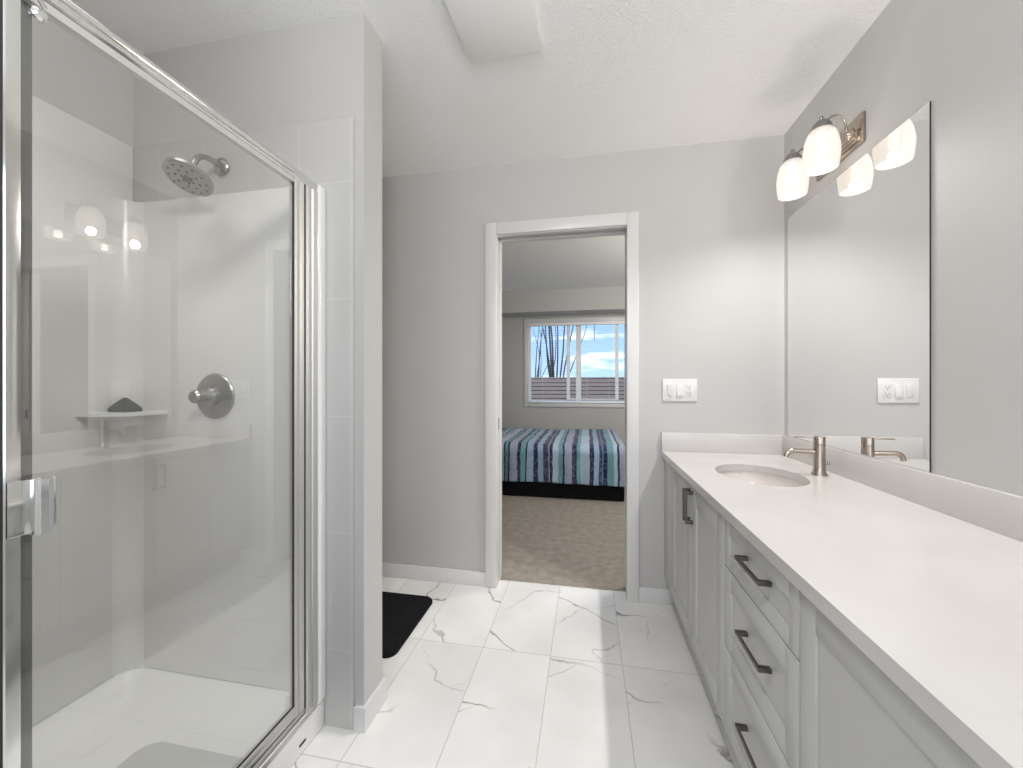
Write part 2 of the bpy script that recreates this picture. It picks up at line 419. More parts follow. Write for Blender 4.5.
# ------------------------------------------------------------ shell
struct('floor', B(-1.9, 1.1, -1.42, 2.315, -.08, 0), M['marble'], 'white marble-look tile floor with grey veins')
struct('floor_bedroom', B(-2.8, 2.2, 2.315, BW+.12, -.08, .004), M['carpet'], 'beige carpet on the bedroom floor beyond the doorway')
struct('ceiling', B(-1.9, 1.1, -1.42, 2.29, CE, CE+.08), M['ceil'], 'white textured bathroom ceiling')
struct('ceiling_bedroom', B(-2.8, 2.2, 2.29, BW+.12, CE, CE+.08), M['ceil'], 'white textured bedroom ceiling seen through the doorway')
bm = bmesh.new()
bx(bm, -1.9, DO0-.045, D, D+.06, 0, CE); bx(bm, -1.9, DO0-.045, D+.06, BY, 0, CE); 
bx(bm, DO1+.02, 1.1, D, BY, 0, CE); bx(bm, DO0-.045, DO1+.02, D, BY, DOZ+.02, CE)
struct('wall_back', bm, M['paint'], 'light grey wall with the open doorway in it')
struct('wall_right', B(XR, XR+.12, -1.42, D, 0, CE), M['paint'], 'light grey wall carrying the mirror and vanity light')
struct('wall_left', B(XL-.12, XL, -.0, D, 0, CE), M['paint'], 'light grey left wall behind the shower')
struct('wall_near', B(XL, -.885, -1.42, .38, 0, CE), M['paint'], 'grey wall block on the near side of the shower')
bm = bmesh.new(); bx(bm, XL, WX, WY0, WY1, 0, CE)
struct('wall_partition', bm, M['paint'], 'grey partition wall at the head end of the shower')
bm = bmesh.new()   # rear wall, opening made up to hold the added fill light
bx(bm, -.885, -.75, -1.42, -1.30, 0, CE); bx(bm, .85, XR, -1.42, -1.30, 0, CE)
bx(bm, -.75, .85, -1.42, -1.30, 0, .75); bx(bm, -.75, .85, -1.42, -1.30, 2.15, CE)
struct('wall_rear', bm, M['paint'])
# bedroom walls
bm = bmesh.new()
WX0, WX1, WZ0, WZ1 = -.835, .545, .905, 2.045
bx(bm, -2.8, WX0, BW, BW+.12, 0, CE); bx(bm, WX1, 2.2, BW, BW+.12, 0, CE)
bx(bm, WX0, WX1, BW, BW+.12, 0, WZ0); bx(bm, WX0, WX1, BW, BW+.12, WZ1, CE)
struct('wall_bedroom_far', bm, M['paint_bed'], 'grey bedroom wall with the window')
struct('wall_bedroom_left', B(-2.92, -2.8, BY, BW+.12, 0, CE), M['paint_bed'])
struct('wall_bedroom_right', B(2.2, 2.32, BY, BW+.12, 0, CE), M['paint_bed'])
bm = bmesh.new(); bx(bm, -2.8, -1.9, 2.29, BY, 0, CE); bx(bm, 1.1, 2.2, 2.29, BY, 0, CE)
struct('wall_bedroom_near', bm, M['paint_bed'])
struct('trim_1', B(-2.8, 2.2, 5.30, BW, 2.15, CE), M['paint_bed'], 'boxed grey bulkhead above the bedroom window')

# baseboards
def baseboard(name, boxes, label=None):
    bm = bmesh.new()
    for q in boxes: bx(bm, *q, bev=.003)
    return struct(name, bm, M['trim'], label, smooth=True)
baseboard('baseboard_back', [(XL, -.578, D-.013, D, 0, .082)], 'white baseboard left of the doorway')
baseboard('baseboard_right', [(.275, .4695, D-.013, D, 0, .082)], 'white baseboard between doorway and vanity')
bm = bmesh.new(); prism(bm, [(-.776, WY0-.012), (WX+.012, WY0-.012), (WX+.012, WY1+.012), (XL, WY1+.012), (XL, WY1+.0002), (WX+.0002, WY1+.0002), (WX+.0002, WY0-.0002), (-.776, WY0-.0002)], 0, .082)
struct('baseboard_partition', bm, M['trim'], 'white baseboard wrapping the partition end')
baseboard('baseboard_bedroom', [(-2.8, 2.2, BW-.013, BW, 0, .09)])

# door casing + jamb
bm = bmesh.new()
bx(bm, -.578, -.513, D-.017, D, 0, 2.104, bev=.003)
bx(bm, .212, .275, D-.017, D, 0, 2.104, bev=.003)
bx(bm, -.513, .212, D-.017, D, 2.036, 2.104, bev=.003)
struct('trim_2', bm, M['trim'], 'white door casing around the open doorway', smooth=True)
bm = bmesh.new()
bx(bm, DO1, DO1+.02, D-.002, BY+.002, 0, DOZ+.02, bev=.002)              # right jamb
bx(bm, DO0-.018, DO0, D-.002, D+.036, 0, DOZ+.02, bev=.002)            # split left jamb
bx(bm, DO0-.018, DO0, D+.084, BY+.002, 0, DOZ+.02, bev=.002)
bx(bm, DO0-.018, DO1+.02, D-.002, D+.036, DOZ, DOZ+.02, bev=.002)       # split head
bx(bm, DO0-.018, DO1+.02, D+.084, BY+.002, DOZ, DOZ+.02, bev=.002)
struct('trim_3', bm, M['trim'], 'white door jamb with pocket door slot', smooth=True)
struct('trim_4', B(DO0, DO1, D+.045, D+.075, DOZ+.022, DOZ+.05), M['rubber'], 'dark pocket door track slot in the head jamb')
bm = B(DO0-.06+.012, DO0-.006, D+.042, D+.078, .01, DOZ+.018, bev=.002)
dr = struct('door_1', bm, M['trim'], 'edge of the white pocket door slid into the wall', smooth=True)
struct('edge_pull', B(DO0-.0062, DO0-.0035, D+.052, D+.068, .905, .975, bev=.001), M['pewter'], parent=dr)
for a, b_ in ((-.60, -.50), ):
    pass
bm = bmesh.new()
bx(bm, DO0-.08, DO0-.0, BY, BY+.017, 0, 2.104, bev=.003); bx(bm, DO1, DO1+.065, BY, BY+.017, 0, 2.104, bev=.003); bx(bm, DO0, DO1, BY, BY+.017, 2.036, 2.104, bev=.003)
struct('trim_5', bm, M['trim'], smooth=True)

# ------------------------------------------------------------ shower walls
bm = bmesh.new(); bx(bm, XL, -.778, 1.214, WY0, .0, 2.083, bev=.002)
bx(bm, XL+.012, -.955, 1.209, 1.2145, .101, 1.864, bev=.002)
w_ = struct('wall_tile_end', bm, [M['tile_x'], M['panel']], 'white tile wall carrying the shower head', smooth=True)
for p in w_.data.polygons:
    if p.center.y < 1.2135: p.material_index = 1
bm = bmesh.new(); bx(bm, XL, XL+.01, .39, 1.214, .0, 2.083, bev=.002)
struct('wall_panel_side', bm, M['panel'], 'white acrylic side wall inside the shower', smooth=True)
bm = bmesh.new(); bx(bm, XL+.01, -.90, .38, .39, .0, 2.083, bev=.002)
struct('wall_tile_near', bm, M['tile_x'], smooth=True)

# shower base with threshold and flange
t = thing('shower_tray', 'white acrylic shower base with raised threshold under the glass door', 'shower base', (-1.3, .8, 0))
bm = bmesh.new()
# tray: rim and sunken floor
x0, x1, y0, y1 = XL+.012, -.898, .392, 1.212
N_ = 24
def tray_z(u, v):
    e = min(u, 1-u, v, 1-v)
    s = min(1, e/.10); s = s*s*(3-2*s)
    return .10 - .055*s - .006*(1-math.hypot(u-.5, v-.5)*1.4)
grid = [[bm.verts.new((x0+(x1-x0)*i/N_, y0+(y1-y0)*j/N_, tray_z(i/N_, j/N_))) for j in range(N_+1)] for i in range(N_+1)]
for i in range(N_):
    for j in range(N_): bm.faces.new((grid[i][j], grid[i+1][j], grid[i+1][j+1], grid[i][j+1]))
lo = {}
def low(v):
    if v not in lo: lo[v] = bm.verts.new((v.co.x, v.co.y, .001))
    return lo[v]
for i in range(N_):
    for (p, q) in ((grid[i][0], grid[i+1][0]), (grid[i+1][N_], grid[i][N_]), (grid[0][i+1], grid[0][i]), (grid[N_][i], grid[N_][i+1])):
        bm.faces.new((q, p, low(p), low(q)))
obj('basin_floor', bm, M['acrylic'], t)
bm = bmesh.new(); bx(bm, -.955, -.884, .392, 1.213, .001, .10, bev=.010, seg=4); obj('threshold', bm, M['acrylic'], t)
bm = bmesh.new(); tube(bm, [(-1.3, .8, .0395), (-1.3, .8, .044)], .045, 28); o = obj('drain', bm, M['chrome'], t)
bm = bmesh.new()
bx(bm, -.885, -.8815, 1.088, 1.116, .036, .044, bev=.0017)
obj('weep_slot', bm, M['slot'], t)

bm = bmesh.new(); bx(bm, -.955, -.876, 1.170, 1.2135, .101, 1.845, bev=.012, seg=4); struct('trim_6', bm, M['acrylic'], 'white acrylic upright beside the shower door frame', smooth=True)
# shower enclosure: metal frame + framed door
t = thing('shower_enclosure', 'chrome framed shower enclosure with clear glass pivot door', 'shower enclosure', (G, .8, .10))
def prof_y(bm, pts, y0, y1, seg=1):     # extrude an XZ outline along Y
    a = [bm.verts.new((x, y0, z)) for x, z in pts]; b_ = [bm.verts.new((x, y1, z)) for x, z in pts]
    k = len(pts)
    for i in range(k): bm.faces.new((a[i], a[(i+1) % k], b_[(i+1) % k], b_[i]))
    bm.faces.new(a[::-1]); bm.faces.new(b_)
def prof_z(bm, pts, z0, z1):
    a = [bm.verts.new((x, y, z0)) for x, y in pts]; b_ = [bm.verts.new((x, y, z1)) for x, y in pts]
    k = len(pts)
    for i in range(k): bm.faces.new((a[i], a[(i+1) % k], b_[(i+1) % k], b_[i]))
    bm.faces.new(a[::-1]); bm.faces.new(b_)
# header: rounded extrusion with ridges
bm = bmesh.new()
hp = [(-.912, 1.812), (-.884, 1.812), (-.882, 1.8165), (-.8835, 1.818), (-.8835, 1.820)]
for k in range(9):
    a = -PI/2*.55 + k*(PI*.95)/8
    hp.append((-.892+.0125*math.cos(a), 1.8325+.0125*math.sin(a)))
hp += [(-.898, 1.8475), (-.898, 1.852), (-.903, 1.852), (-.912, 1.846)]
prof_y(bm, hp, .395, 1.168); obj('header', bm, M['chrome'], t)
# bottom track
bm = bmesh.new()
tp = [(-.925, .1005), (-.8815, .1005), (-.880, .108), (-.8815, .118), (-.885, .120), (-.886, .112), (-.890, .112), (-.890, .134), (-.893, .139), (-.899, .139), (-.905, .12), (-.925, .116)]
prof_y(bm, tp, .395, 1.168); obj('bottom_track', bm, M['satin'], t)
# hinge side jamb
def jamb(y0, y1, flip):
    bm = bmesh.new()
    s = (lambda y: y1-(y-y0)) if flip else (lambda y: y)
    pts = [(-.915, s(y0+.004)), (-.884, s(y0+.004)), (-.882, s(y0+.007)), (-.882, s(y0+.026)), (-.884, s(y0+.029)), (-.884, s(y0+.031)), (-.880, s(y0+.034)), (-.880, s(y1)), (-.915, s(y1))]
    prof_z(bm, pts, .118, 1.812); return bm
obj('jamb', jamb(1.114, 1.168, False), M['satin'], t)
obj('jamb', jamb(.395, .4475, True), M['satin'], t)
bm = bmesh.new(); bx(bm, -.905, -.8855, 1.1095, 1.118, .14, 1.812); bx(bm, -.905, -.8855, .4430, .4505, .14, 1.812)
obj('jamb_gasket', bm, M['rubber'], t)
d = bpy.data.objects.new('door', None); C.objects.link(d); d.parent = t; d.location = (0, -.35, .05)
obj('glass', B(G-.003, G+.003-.0, .462, 1.07, .165, 1.806), M['glass'], d, smooth=False)
for (a, b_) in ((1.0680, 1.110), (.4505, .4705)):
    bm = bmesh.new(); w = b_-a
    prof_z(bm, [(-.902, a), (-.8845, a), (-.8825, a+w*.08), (-.8822, a+w*.5), (-.8825, a+w*.92), (-.8845, b_), (-.902, b_)] if w < .03 else [(-.902, a), (-.8845, a), (-.8825, a+.003), (-.8825, a+.018), (-.8840, a+.020), (-.8825, a+.022), (-.8825, b_-.002), (-.8845, b_), (-.902, b_)], .145, 1.811)
    obj('stile', bm, M['satin'] if a > 1 else M['chrome'], d)
bm = bmesh.new(); prof_y(bm, [(-.902, .146), (-.8845, .146), (-.8825, .150), (-.8825, .158), (-.884, .162), (-.8825, .166), (-.8825, .178), (-.8845, .182), (-.902, .182)], .4705, 1.0680)
obj('bottom_rail', bm, M['satin'], d)
bm = bmesh.new(); bx(bm, -.900, -.8870, .4505, 1.110, .1385, .1465); obj('sweep', bm, M['rubber'], d)
bm = bmesh.new(); prof_y(bm, [(-.900, 1.796), (-.8845, 1.796), (-.8845, 1.811), (-.900, 1.811)], .4705, 1.0655)
obj('top_rail', bm, M['satin'], d)
bm = bmesh.new(); bx(bm, -.8868, -.8845, .4705, 1.0680, .181, .187); bx(bm, -.8868, -.8845, 1.0610, 1.0680, .182, 1.796)
obj('gasket', bm, M['rubber'], d)
bm = bmesh.new(); bx(bm, -.912, -.8935, .4705, .4890, .184, 1.795, bev=.002)
obj('magnet_strip', bm, M['greyseal'], d)
# C shaped pull
bm = bmesh.new()
pz0, pz1 = .935, 1.022
bx(bm, -.8825, -.878, .452, .492, pz0, pz1, bev=.001)
pts = [(-.880, .474), (-.866, .473), (-.856, .478), (-.853, .486), (-.857, .494), (-.864, .497), (-.864, .4935), (-.8595, .4915), (-.8565, .486), (-.859, .4805), (-.867, .4765), (-.880, .4775)]
prof_z(bm, pts, pz0, pz1)
bx(bm, -.872, -.8655, .494, .5025, pz0, pz1, bev=.002)
obj('handle', bm, M['chrome'], d)
bm = bmesh.new(); tube(bm, [(-.900, .4695, 1.80), (-.875, .466, 1.815), (-.868, .475, 1.807), (-.872, .492, 1.79)], .004, 10); lathe(bm, [(0, 0), (.010, 0), (.011, .004), (.007, .009), (0, .01)], (-.887, .492, 1.783), (1, 0, 0), 18)
obj('pivot_clip', bm, M['chrome'], d)

bm = bmesh.new()
rr_ = .065; ox, oy = XL+.0098, 1.2095
ol = [(ox, oy)] + [(ox+rr_-rr_*math.cos(PI/2*k/10), oy-rr_+rr_*math.sin(PI/2*k/10)) for k in range(11)]
prism(bm, ol, .09, 1.864)
struct('trim_7', bm, M['panel'], 'rounded white acrylic inside corner of the shower', smooth=True)
# corner shelf and sponge
bm = bmesh.new()
cx, cy = XL+.0105, 1.2085
ol = [(cx, cy)] + [(cx+.17*math.cos(a)**.8 if math.cos(a) > 0 else cx, cy-.17*math.sin(a)**.8) for a in [PI/2*k/14 for k in range(15)]]
prism(bm, ol, 1.063, 1.075, bev=.004)
tag(obj('corner_shelf', bm, M['panel']), 'white quarter-round corner shelf in the shower under the shower head', 'shelf')
bm = bmesh.new()
ring = []
for (sc, z) in ((.92, 0), (1, .004), (.97, .010), (.62, .028), (.20, .046), (.06, .050)):
    ring.append([bm.verts.new((-1.655+sc*px, 1.150+sc*py, 1.0755+z)) for px, py in rrect(-.051, .051, -.030, .030, .016, 4)])
for i in range(len(ring)-1):
    k = len(ring[0])
    for j in range(k): bm.faces.new((ring[i][j], ring[i][(j+1) % k], ring[i+1][(j+1) % k], ring[i+1][j]))
bm.faces.new(ring[0][::-1]); bm.faces.new(ring[-1])
tag(obj('sponge', bm, M['sponge']), 'small dark wedge-shaped bath sponge on the corner shelf', 'sponge')

# shower head
fy = 1.209
t = thing('rain_shower', 'round chrome rain shower head on a short bent wall arm', 'shower head', (-1.30, fy, 1.963))
bm = bmesh.new(); lathe(bm, [(0, 0), (.030, 0), (.031, .004), (.026, .010), (.013, .015), (0, .015)], (-1.30, fy, 1.963), (0, -1, 0)); obj('wall_flange', bm, M['steel'], t)
path = []
for k in range(13):
    u = k/12
    p0, p1, p2, p3 = Vector((-1.30, fy-.010, 1.963)), Vector((-1.30, fy-.075, 1.970)), Vector((-1.30, fy-.100, 1.955)), Vector((-1.30, fy-.108, 1.895))
    path.append(p0*(1-u)**3 + p1*3*u*(1-u)**2 + p2*3*u*u*(1-u) + p3*u**3)
bm = bmesh.new(); tube(bm, path, .0095, 14); obj('arm', bm, M['steel'], t)
nrm = Vector((0, -.42, -.907)).normalized()
hc = Vector((-1.30, fy-.118, 1.868))
bm = bmesh.new()
lathe(bm, [(0, -.036), (.016, -.036), (.019, -.028), (.018, -.020), (.034, -.012), (.062, -.004), (.070, .003), (.070, .013), (.066, .017), (0, .017)], hc, nrm, 40)
hd = obj('head', bm, M['steel'], t)
a1, a2 = frame_of(nrm)
bm = bmesh.new()
for (rr, cnt) in ((.016, 6), (.034, 8), (.054, 12)):
    for k in range(cnt):
        an = 2*PI*k/cnt
        p = hc + nrm*.0172 + a1*rr*math.cos(an) + a2*rr*math.sin(an)
        lathe(bm, [(0, 0), (.0045 if rr < .06 else .003, 0), (.0025, .003), (0, .003)], p, nrm, 8)
lathe(bm, [(0, 0), (.013, 0), (.012, .002), (0, .002)], hc+nrm*.0172, nrm, 16)
obj('nozzles', bm, M['greyseal'], hd)

# mixer valve
vx, vz = -1.327, 1.131
t = thing('shower_valve', 'round chrome shower mixer valve on the tiled wall', 'shower valve', (vx, fy, vz))
bm = bmesh.new(); lathe(bm, [(0, 0), (.080, 0), (.082, .003), (.078, .008), (.050, .012), (0, .013)], (vx, fy, vz), (0, -1, 0), 48); obj('escutcheon', bm, M['steel'], t)
bm = bmesh.new(); lathe(bm, [(.034, .012), (.033, .030), (.024, .038), (.019, .042), (.018, .060), (.022, .063), (.023, .080), (.017, .087), (0, .088)], (vx, fy, vz), (0, -1, 0), 28, cap=False); hb = obj('hub', bm, M['steel'], t)
bm = bmesh.new(); tube(bm, [(vx+.015, fy-.052, vz), (vx+.045, fy-.056, vz-.002), (vx+.062, fy-.058, vz-.004)], [.009, .008, .006], 12); obj('lever', bm, M['steel'], t)

# ------------------------------------------------------------ bath mats
def bath_mat(x0, x1, y0, y1, label):
    bm = bmesh.new(); prism(bm, rrect(x0, x1, y0, y1, .045), .001, .016, bev=.006)
    tag(obj('bath_mat', bm, M['black']), label, 'bath mat')
bath_mat(-1.55, -.812, 1.557, 2.032, 'black bath mat with rounded corners lying behind the partition wall')
bath_mat(-.868, -.375, .30, 1.045, 'black bath mat on the floor beside the glass shower door')

# ------------------------------------------------------------ vanity
CT, CB, CX = .818, .789, .39
FX = .402
def panel_front(y0, y1, z0, z1, sw):
    """shaker front, thickness outward to FX"""
    bm = bmesh.new()
    bx(bm, FX+.0045, FX+.018, y0, y1, z0, z1)
    bx(bm, FX, FX+.008, y0, y0+sw, z0, z1, bev=.0008); bx(bm, FX, FX+.008, y1-sw, y1, z0, z1, bev=.0008)
    bx(bm, FX, FX+.008, y0+sw-.001, y1-sw+.001, z0, z0+sw, bev=.0012); bx(bm, FX, FX+.008, y0+sw-.001, y1-sw+.001, z1-sw, z1, bev=.0012)
    return bm
HY0, HY1 = .968, 1.112
def pull(bm, a, b_, w=.010, t_=.007, out=.028):
    """bar pull from a to b on the face (y,z)"""
    (ya, za), (yb, zb) = a, b_
    if abs(ya-yb) > abs(za-zb):
        bx(bm, FX-out, FX-out+t_, ya, yb, za-w/2, za+w/2, bev=.0012)
        for y in (ya+.007, yb-.007): bx(bm, FX-out+t_*.5, FX+.001, y-.007, y+.007, za-w/2, za+w/2, bev=.0012)
    else:
        bx(bm, FX-out, FX-out+t_, ya-w/2, ya+w/2, za, zb, bev=.0012)
        for z in (za+.007, zb-.007): bx(bm, FX-out+t_*.5, FX+.001, ya-w/2, ya+w/2, z-.007, z+.007, bev=.0012)
def cabinet(y0, y1, label, filler=None):
    t = thing('vanity_cabinet', label, 'cabinet', ((FX+XR)/2, (y0+y1)/2, 0))
    bm = bmesh.new(); bx(bm, FX+.019, XR-.001, y0, y1, .148, CB-.001) if False else None
    # open topped carcass (room for the bowl)
    bx(bm, FX+.019, FX+.035, y0, y1, .148, CB-.001)
    bx(bm, XR-.014, XR-.001, y0, y1, .148, CB-.001)
    bx(bm, FX+.035, XR-.014, y0, y0+.016, .148, CB-.001); bx(bm, FX+.035, XR-.014, y1-.016, y1, .148, CB-.001)
    bx(bm, FX+.035, XR-.014, y0+.016, y1-.016, .148, .164)
    obj('body', bm, M['cab'], t, smooth=False)
    obj('toe_kick', B(.470, .482, y0, y1, .001, .148), M['toe'], t, smooth=False)
    return t
g = .0018
t = cabinet(1.275, 2.228, 'grey sink cabinet with two shaker doors, farthest under the countertop')
o = obj('filler', B(FX+.004, FX+.018, 2.031+g, 2.228, .150, CB-.003, bev=.001), M['cab'], t)
for (a, b_, hy) in ((1.275+g, 1.65-g, 1.632), (1.65+g, 2.031-g, 1.675)):
    dd = obj('door', panel_front(a, b_, .150, CB-.010, .065), M['cab'], t)
    bm = bmesh.new(); pull(bm, (hy, .632), (hy, .760)); obj('handle', bm, M['pewter'], dd)
t = cabinet(.851, 1.2749, 'grey three-drawer bank in the middle of the vanity run')
for (z0, z1, hz, sw) in ((.641, CB-.010, .729, .040), (.404, .637, .536, .055), (.150, .400, .295, .055)):
    dd = obj('drawer', panel_front(.851+g, 1.275-g, z0, z1, sw), M['cab'], t)
    bm = bmesh.new(); pull(bm, (HY0, hz), (HY1, hz), w=.010); obj('handle', bm, M['pewter'], dd)
t = cabinet(-.15, .8509, 'grey shaker cabinet nearest the camera under the countertop')
for (a, b_, hy) in ((.35+g, .851-g, .40), (-.15+g, .35-g, .30)):
    dd = obj('door', panel_front(a, b_, .150, CB-.010, .052), M['cab'], t)
    bm = bmesh.new(); pull(bm, (hy, .632), (hy, .760)); obj('handle', bm, M['pewter'], dd)

# countertop with oval cut-out
SX, SY, SA, SB = .670, 1.722, .151, .200
t = thing('countertop', 'long white quartz vanity countertop with backsplash along two walls', 'countertop', (.68, 1.0, CB))
bm = bmesh.new()
NS = 72
hole = [(SX+SA*math.cos(2*PI*k/NS), SY+SB*math.sin(2*PI*k/NS)) for k in range(NS)]
rect = []
X0, X1, Y0, Y1 = CX, XR-.0005, -.17, D-.0005
for (p, q, kk) in (((X1, SY), (X1, Y1), 8), ((X1, Y1), (X0, Y1), 20), ((X0, Y1), (X0, SY), 8), ((X0, SY), (X0, Y0), 8), ((X0, Y0), (X1, Y0), 20), ((X1, Y0), (X1, SY), 8)):
    for k in range(kk): rect.append((p[0]+(q[0]-p[0])*k/kk, p[1]+(q[1]-p[1])*k/kk))
assert len(rect) == NS
def slab(z, flip, inset=0):
    a = [bm.verts.new((x_, y_, z)) for x_, y_ in hole]; b_ = [bm.verts.new((x_, y_, z)) for x_, y_ in rect]
    for k in range(NS):
        f = (a[k], b_[k], b_[(k+1) % NS], a[(k+1) % NS]); bm.faces.new(f[::-1] if flip else f)
    return a, b_
a1_, b1_ = slab(CT, False); a0_, b0_ = slab(CB, True)
for k in range(NS):
    k2 = (k+1) % NS
    bm.faces.new((b0_[k], b0_[k2], b1_[k2], b1_[k])); bm.faces.new((a1_[k], a1_[k2], a0_[k2], a0_[k]))
obj('slab', bm, M['quartz'], t, smooth=False)
obj('backsplash', B(XR-.020, XR-.0005, Y0, D-.021, CT, .9175, bev=.0015), M['quartz'], t)
obj('side_splash', B(X0, XR-.0005, D-.0205, D-.0005, CT, .9175, bev=.0015), M['quartz'], t)
# basin
t = thing('sink_basin', 'oval undermount white porcelain sink below the countertop', 'sink', (SX, SY, CB-.14))
bm = bmesh.new()
rings = []
for (s, z) in ((1.06, CB-.0005), (1.03, CB-.0005), (1.025, CB-.004), (.985, CB-.03), (.90, CB-.075), (.74, CB-.112), (.50, CB-.130), (.22, CB-.137), (.12, CB-.138)):
    rings.append([bm.verts.new((SX+SA*s*math.cos(2*PI*k/48), SY+SB*s*math.sin(2*PI*k/48), z)) for k in range(48)])
outer = [[bm.verts.new((SX+SA*s*math.cos(2*PI*k/48), SY+SB*s*math.sin(2*PI*k/48), z)) for k in range(48)] for (s, z) in ((1.06, CB-.012), (1.0, CB-.04), (.92, CB-.085), (.76, CB-.124), (.5, CB-.142), (.12, CB-.15))]
for R_ in (rings, outer):
    for i in range(len(R_)-1):
        for k in range(48): bm.faces.new((R_[i][k], R_[i][(k+1) % 48], R_[i+1][(k+1) % 48], R_[i+1][k]))
for k in range(48):
    bm.faces.new((rings[0][k], rings[0][(k+1) % 48], outer[0][(k+1) % 48], outer[0][k])); bm.faces.new((rings[-1][k], rings[-1][(k+1) % 48], outer[-1][(k+1) % 48], outer[-1][k]))
obj('bowl', bm, M['sink'], t)
bm = bmesh.new(); lathe(bm, [(0, 0), (.024, 0), (.024, .004), (.018, .006), (0, .004)], (SX, SY, CB-.139), (0, 0, 1), 24); obj('drain', bm, M['nickel'], t)

# faucet
fx, fyy = .897, 1.752
t = thing('faucet', 'brushed nickel single-lever faucet standing behind the oval sink', 'faucet', (fx, fyy, CT))
bm = bmesh.new(); lathe(bm, [(0, 0), (.0265, 0), (.0265, .004), (.0215, .012), (.020, .030), (.0195, .118), (0, .118)], (fx, fyy, CT+.0003), (0, 0, 1), 32); bd = obj('body', bm, M['nickel'], t)
bm = bmesh.new(); lathe(bm, [(0, .1185), (.0175, .1185), (.0175, .121), (.0195, .122), (.0195, .148), (.018, .151), (0, .151)], (fx, fyy, CT), (0, 0, 1), 32)
obj('lever_cap', bm, M['nickel'], t)
bm = bmesh.new(); bx(bm, fx-.088, fx, fyy-.007, fyy+.007, CT+.1445, CT+.1495, bev=.002); obj('lever', bm, M['nickel'], t)
path = [(fx-.015, fyy, .908), (fx-.05, fyy, .9095), (fx-.085, fyy, .910)]
for k in range(7):
    a = PI/2*k/6*.85; path.append((fx-.092-.026*math.sin(a), fyy, .910-.026*(1-math.cos(a))))
path.append((path[-1][0]-.002, fyy, path[-1][2]-.006))
bm = bmesh.new(); tube(bm, path, .0095, 16); obj('spout', bm, M['nickel'], t)
bm = bmesh.new(); tube(bm, [(fx+.015, fyy, .862), (fx+.032, fyy, .862)], .0035, 10); lathe(bm, [(0, 0), (.006, 0), (.0065, .003), (.004, .010), (0, .011)], (fx+.032, fyy, .860), (0, 0, 1), 14); obj('drain_knob', bm, M['nickel'], t)

# mirror
MY0, MY1, MZ0, MZ1 = 1.358, 2.184, .9182, 1.998
bm = bmesh.new()
bx(bm, XR-.0045, XR-.0003, MY0, MY1, MZ0, MZ1)
mo = obj('wall_mirror', bm, [M['mirror_edge'], M['mirror']], smooth=False, origin=(XR, (MY0+MY1)/2, MZ0))
for p in mo.data.polygons:
    if p.normal.x < -.9: p.material_index = 1
tag(mo, 'large frameless rectangular mirror on the wall above the countertop', 'mirror')

# ------------------------------------------------------------ vanity light
t = thing('vanity_light', 'brushed nickel wall light with two lit frosted glass shades above the mirror', 'wall light', (XR, 1.78, 2.05))
bm = bmesh.new(); bx(bm, XR-.010, XR-.0003, 1.633, 1.925, 2.050, 2.157, bev=.001)
bx(bm, XR-.022, XR-.009, 1.650, 1.908, 2.062, 2.102, bev=.003); bx(bm, XR-.030, XR-.021, 1.655, 1.903, 2.068, 2.092, bev=.003)
obj('backplate', bm, M['nickel'], t)
LX = .863
for ly in (1.672, 1.884):
    bm = bmesh.new(); lathe(bm, [(0, 0), (.020, 0), (.020, .006), (.014, .010), (.009, .020), (0, .021)], (XR-.022, ly, 2.098), (-1, 0, 0), 20)
    path = [(XR-.034, ly, 2.098)]
    for k in range(11):
        a = PI*k/10
        path.append((XR-.040-.036*(1-math.cos(a)), ly, 2.125+.052*math.sin(a)))
    path.append((LX, ly, 2.140)); path[-2] = (LX, ly, 2.150)
    tube(bm, path, .0038, 12)
    arm = obj('arm', bm, M['nickel'], t)
    bm = bmesh.new(); lathe(bm, [(0, .178), (.0055, .177), (.0065, .171), (.005, .166), (.016, .160), (.027, .148), (.034, .134), (.036, .124), (0, .124)], (LX, ly, 2.0), (0, 0, 1), 28)
    obj('socket_cap', bm, M['steel'], arm)
    bm = bmesh.new()
    prof = [(.030, .128), (.036, .124), (.046, .108), (.053, .085), (.0575, .055), (.058, .035), (.056, .012), (.052, -.020),
            (.049, -.020), (.053, .012), (.055, .035), (.0545, .055), (.050, .083), (.043, .105), (.033, .120), (.027, .122)]
    lathe(bm, prof, (LX, ly, 2.0), (0, 0, 1), 40, cap=False); obj('shade', bm, M['shade'], arm)
    bm = bmesh.new(); lathe(bm, [(0, .026), (.010, .028), (.015, .036), (.014, .055), (.012, .12), (0, .12)], (LX, ly, 2.0), (0, 0, 1), 24); obj('bulb', bm, M['bulb'], arm)
    soft_point('vanity_bulb_light', (LX, ly, 2.004), LAMP_W, .019, (1, .965, .925), 2.0)

# ------------------------------------------------------------ wall plate
t = thing('wall_plate', 'white wall plate with two rocker switches and an outlet', 'light switch', (.483, D, 1.081))
px0, px1, pz0, pz1 = .3965, .5695, 1.083, 1.202
bm = B(px0, px1, D-.007, D-.0002, pz0, pz1, bev=.0025)
obj('plate', bm, M['white'], t)
for i, cxp in enumerate((px0+.041, px0+.087)):
    bm = bmesh.new()
    bx(bm, cxp-.0165, cxp+.0165, D-.0075, D-.006, 1.1095, 1.1755)
    fr_ = obj('switch', B(cxp-.0175, cxp+.0175, D-.0080, D-.0068, 1.1085, 1.1765, bev=.0004), M['white'], t); bm.free()
    bm = B(cxp-.0155, cxp+.0155, D-.0125, D-.0075, 1.1105, 1.1745, bev=.001, rot=Matrix.Rotation(math.radians(5 if i == 0 else -4), 4, 'X'))
    obj('rocker', bm, M['white'], fr_)
cxp = px0+.133
fr_ = obj('outlet', B(cxp-.0165, cxp+.0165, D-.0088, D-.0068, 1.1085, 1.1765, bev=.0006), M['white'], t)
